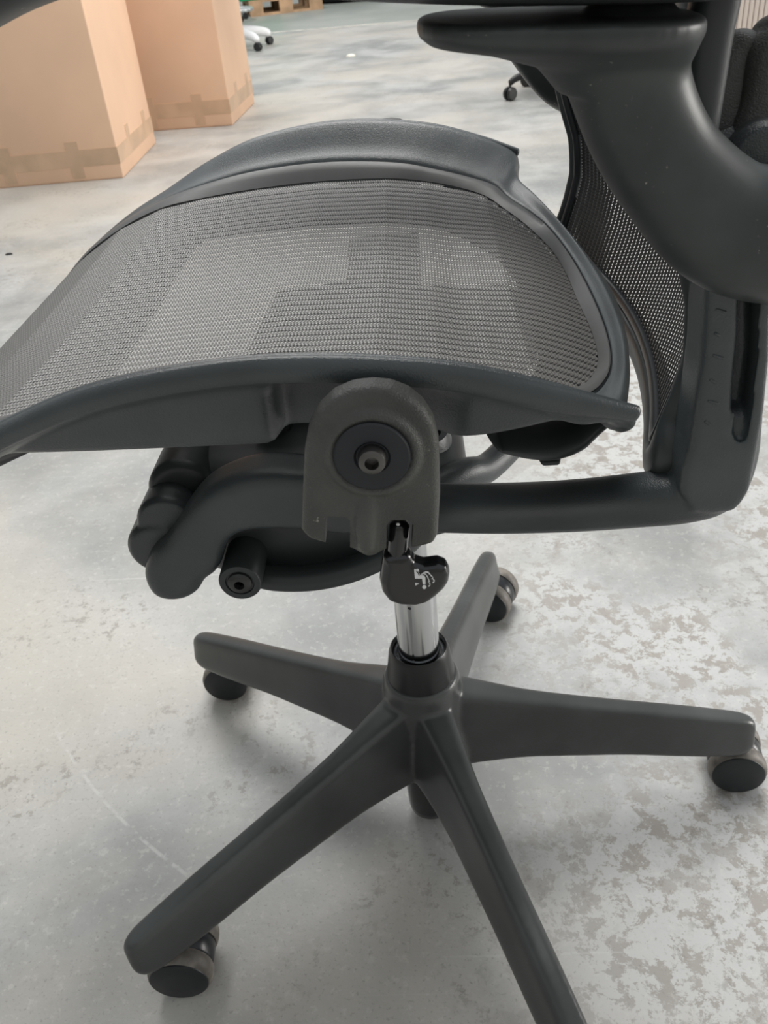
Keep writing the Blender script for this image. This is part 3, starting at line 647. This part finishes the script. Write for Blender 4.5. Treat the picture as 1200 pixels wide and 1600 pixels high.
def simple_chair(center, rot, R_, body, wheel, label, cat, seat=True, group=None, tall=.46, fat=1.):
    o = empty('office_chair', (center[0], center[1], 0), rot); tag(o, label, cat, group)
    solid(MB().lathe([(.0, .09), (.03, .09), (.034, .13), (.028, .15), (.0, .15)], n=24), 'base_hub', body, o)
    solid(MB().lathe([(.0, .14), (.025, .14), (.025, .25), (.014, .26), (.014, tall-.06), (.0, tall-.06)], n=20), 'column', 'black_plastic', o)
    for k in range(5):
        a_ = k*math.radians(72); e = np.array([math.cos(a_), math.sin(a_), 0])
        arm = solid(MB().tube([e*.02+[0, 0, .125], e*R_*.5+[0, 0, .118], e*R_*.88+[0, 0, .095], e*R_*.99+[0, 0, .078]], [.016*fat, .014*fat, .013*fat, .012*fat], [.022*fat, .018*fat, .016*fat, .014*fat], up=(0, 0, 1), n=14, sub=4), 'base_arm', body, o, 0)
        c_ = e*R_+np.array([0, 0, .030]); ax = np.array([-math.sin(a_+.4), math.cos(a_+.4), 0])
        cs = solid(MB().lathe([(.006, 0), (.006, .05)], c_, (0, 0, 1), 10), 'caster', wheel, o)
        for s in (-1, 1): solid(MB().lathe([(.0, .004), (.026, .005), (.030, .009), (.030, .016), (.026, .022), (.0, .023)], c_, ax*s, 24), 'wheel', wheel, cs)
    if seat:
        m = MB(); sg = lambda t, p: np.sign(t)*abs(t)**p
        m.grid([[(.25*math.cos(v)**.4*sg(math.cos(t), .6) if abs(v) < 1.57 else 0, .24*math.cos(v)**.4*sg(math.sin(t), .6) if abs(v) < 1.57 else 0, tall+.035*math.sin(v)) for t in np.linspace(0, 6.283, 29)[:-1]] for v in np.linspace(-1.56, 1.56, 11)])
        solid(m, 'seat', wheel, o, 0)
        m = MB().tube([(.24, 0, tall), (.30, 0, tall+.1), (.29, 0, tall+.35), (.33, 0, tall+.6)], [.015, .018, .02, .015], [.03, .1, .21, .17], up=(0, 1, 0), p=3)
        solid(m, 'backrest', wheel, o, 0)
    return o
w1 = PF(797, 157); R2 = .31
d_ = np.array([math.cos(math.radians(197)), math.sin(math.radians(197))]); cb = w1[:2]-d_*R2
simple_chair((cb[0], cb[1]), math.radians(197), R2, 'black_plastic', 'black_plastic', 'black office chair on casters on the bare floor far behind the mesh chair', 'chair')
w2 = PF(404, 80); R3 = .32; a3 = math.radians(-42); cw = w2[:2]-np.array([math.cos(a3), math.sin(a3)])*R3
simple_chair((cw[0], cw[1]), a3, R3, 'white_plastic', 'black_plastic', 'office chair with white five-arm base half behind a cardboard box', 'chair', fat=2.0)

# pallet with a green load, black bundle beside it
def pallet(p0, p1, label):
    p0, p1 = np.array(p0), np.array(p1); u = (p1-p0); Lg = np.linalg.norm(u); u /= Lg; rz = math.atan2(u[1], u[0])
    o = empty('pallet', (p0[0], p0[1], 0), rz); tag(o, label, 'pallet'); dep = .8
    for i in range(3):
        for j in range(3): solid(MB().box((.07+(Lg-.14)*i/2, .05+(dep-.1)*j/2, .061), (.07, .05, .039)), 'pallet_block', 'wood', o)
    for j in range(3): solid(MB().box((Lg/2, .05+(dep-.1)*j/2, .011), (Lg/2, .05, .011)), 'bottom_board', 'wood', o)
    for i in range(3): solid(MB().box((.07+(Lg-.14)*i/2, dep/2, .111), (.07, dep/2, .011)), 'stringer_board', 'wood', o)
    for j in range(5): solid(MB().box((Lg/2, .06+(dep-.12)*j/4, .133), (Lg/2, .06, .011)), 'deck_board', 'wood', o)
    return o, u, rz, Lg
pp0, pp1 = PF(392, 27), PF(505, 14)
po, pu, prz, plen = pallet(pp0, pp1, 'wooden pallet on the floor at the far end carrying a green bin')
nrm_ = np.array([-pu[1], pu[0], 0])
def green_bin():
    o = empty('storage_bin', (pp0[0], pp0[1], .1445), prz); tag(o, 'green plastic bin standing on the wooden pallet', 'bin')
    m = MB(); L_, Dp, Hh = plen*.62, .72, .5
    x0 = -.1; pts = [(x0, .03), (x0+L_, .03), (x0+L_, .03+Dp), (x0, .03+Dp)]
    def rr(k, z): return [((x-(x0+L_/2))*k+x0+L_/2, (y-(.03+Dp/2))*k+.03+Dp/2, z) for x, y in pts]
    m.grid([rr(.94, 0), rr(1, Hh), rr(.95, Hh), rr(.89, .02)], True, True); bevelled(m, 'bin_body', 'green', o, .012)
    r_ = MB().grid([rr(1.0, Hh-.05), rr(1.03, Hh-.05), rr(1.03, Hh), rr(1.0, Hh)], True, False); solid(r_, 'bin_rim', 'green', o)
    return o
green_bin()
pc_ = PF(530, 7); 
bb = MB().tube([PF(508, 7)+[0, .3, .12], PF(540, 5)+[0, .3, .14], PF(585, 2)+[0, .35, .12]], [.13, .15, .13], [.25, .3, .25], up=(0, 1, 0), p=3)
tag(solid(bb, 'bundle', 'black_cloth', None, 0), 'low black bundle on the floor beside the pallet', 'bundle')
# grey tubular foot rail by the pallet
pr = PF(378, 33); 
rl = empty('trolley', (pr[0], pr[1], 0)); tag(rl, 'small low trolley of light grey tubing in front of the pallet', 'trolley')
for i, yy in enumerate((-.18, .18)):
    solid(MB().tube([(-.5, yy, .10), (-.1, yy, .10), (.06, yy*.8, .10), (.10, yy*.4, .10)], .018, .018, up=(0, 0, 1), n=12), 'side_tube', 'grey_metal', rl, 0)
solid(MB().tube([(.10, -.09, .10), (.115, 0, .10), (.10, .09, .10)], .018, .018, up=(0, 0, 1), n=12), 'end_tube', 'grey_metal', rl, 0)
for x, y in ((-.42, -.18), (-.42, .18), (.02, -.15), (.02, .15)):
    cs = solid(MB().lathe([(.01, 0.03), (.01, .085)], (x, y, 0), n=10), 'caster', 'black_plastic', rl); solid(MB().lathe([(.0, -.012), (.028, -.012), (.03, 0), (.028, .012), (.0, .012)], (x, y, .03), (0, 1, 0), 20), 'wheel', 'black_plastic', cs)

# white ribbed screen at the right
sc0 = PF(1215, 120); 
scr = empty('ribbed_screen', (sc0[0]-.35, sc0[1], 0), math.radians(-4)); tag(scr, 'pinkish white ribbed panel standing behind the chair back', 'panel')
for i in range(56):
    o = None
    if i == 0: rib0 = bevelled(MB().box((0, 0, .78), (.0098, .012, .72)), 'rib', 'white_panel', scr, .004, 2); rib0.location.x = 0
    else: o = rib0.copy(); COL.objects.link(o); o.parent = scr; o.location.x = i*.0225
solid(MB().box((.62, .022, .78), (.66, .010, .74)), 'backing', 'white_panel', scr); solid(MB().box((.62, .01, .02), (.66, .05, .02)), 'foot_rail', 'white_panel', scr)
solid(MB().box((.62, .01, 1.53), (.66, .03, .02)), 'top_rail', 'white_panel', scr)

# scraps on the floor
def scrap(px, py, s, m, label, cat='scrap'):
    p = PF(px, py); v = []
    n = 7; r = [(s*random.uniform(.5, 1.1)*math.cos(i/n*6.283), s*.7*random.uniform(.5, 1.1)*math.sin(i/n*6.283)) for i in range(n)]
    mb = MB().grid([[(x, y, 0) for x, y in r], [(x*.9, y*.9, s*.25) for x, y in r], [(x*.4, y*.4, s*.4) for x, y in r]])
    o = solid(mb, 'floor_scrap', m); o.location = p; return tag(o, label, cat)
scrap(14, 398, .014, 'scrap_black', 'tiny black scrap lying alone on the floor in front of the seat', 'scrap')
scrap(548, 88, .035, 'scrap_white', 'small white paper scrap on the far floor beyond the boxes', 'scrap')
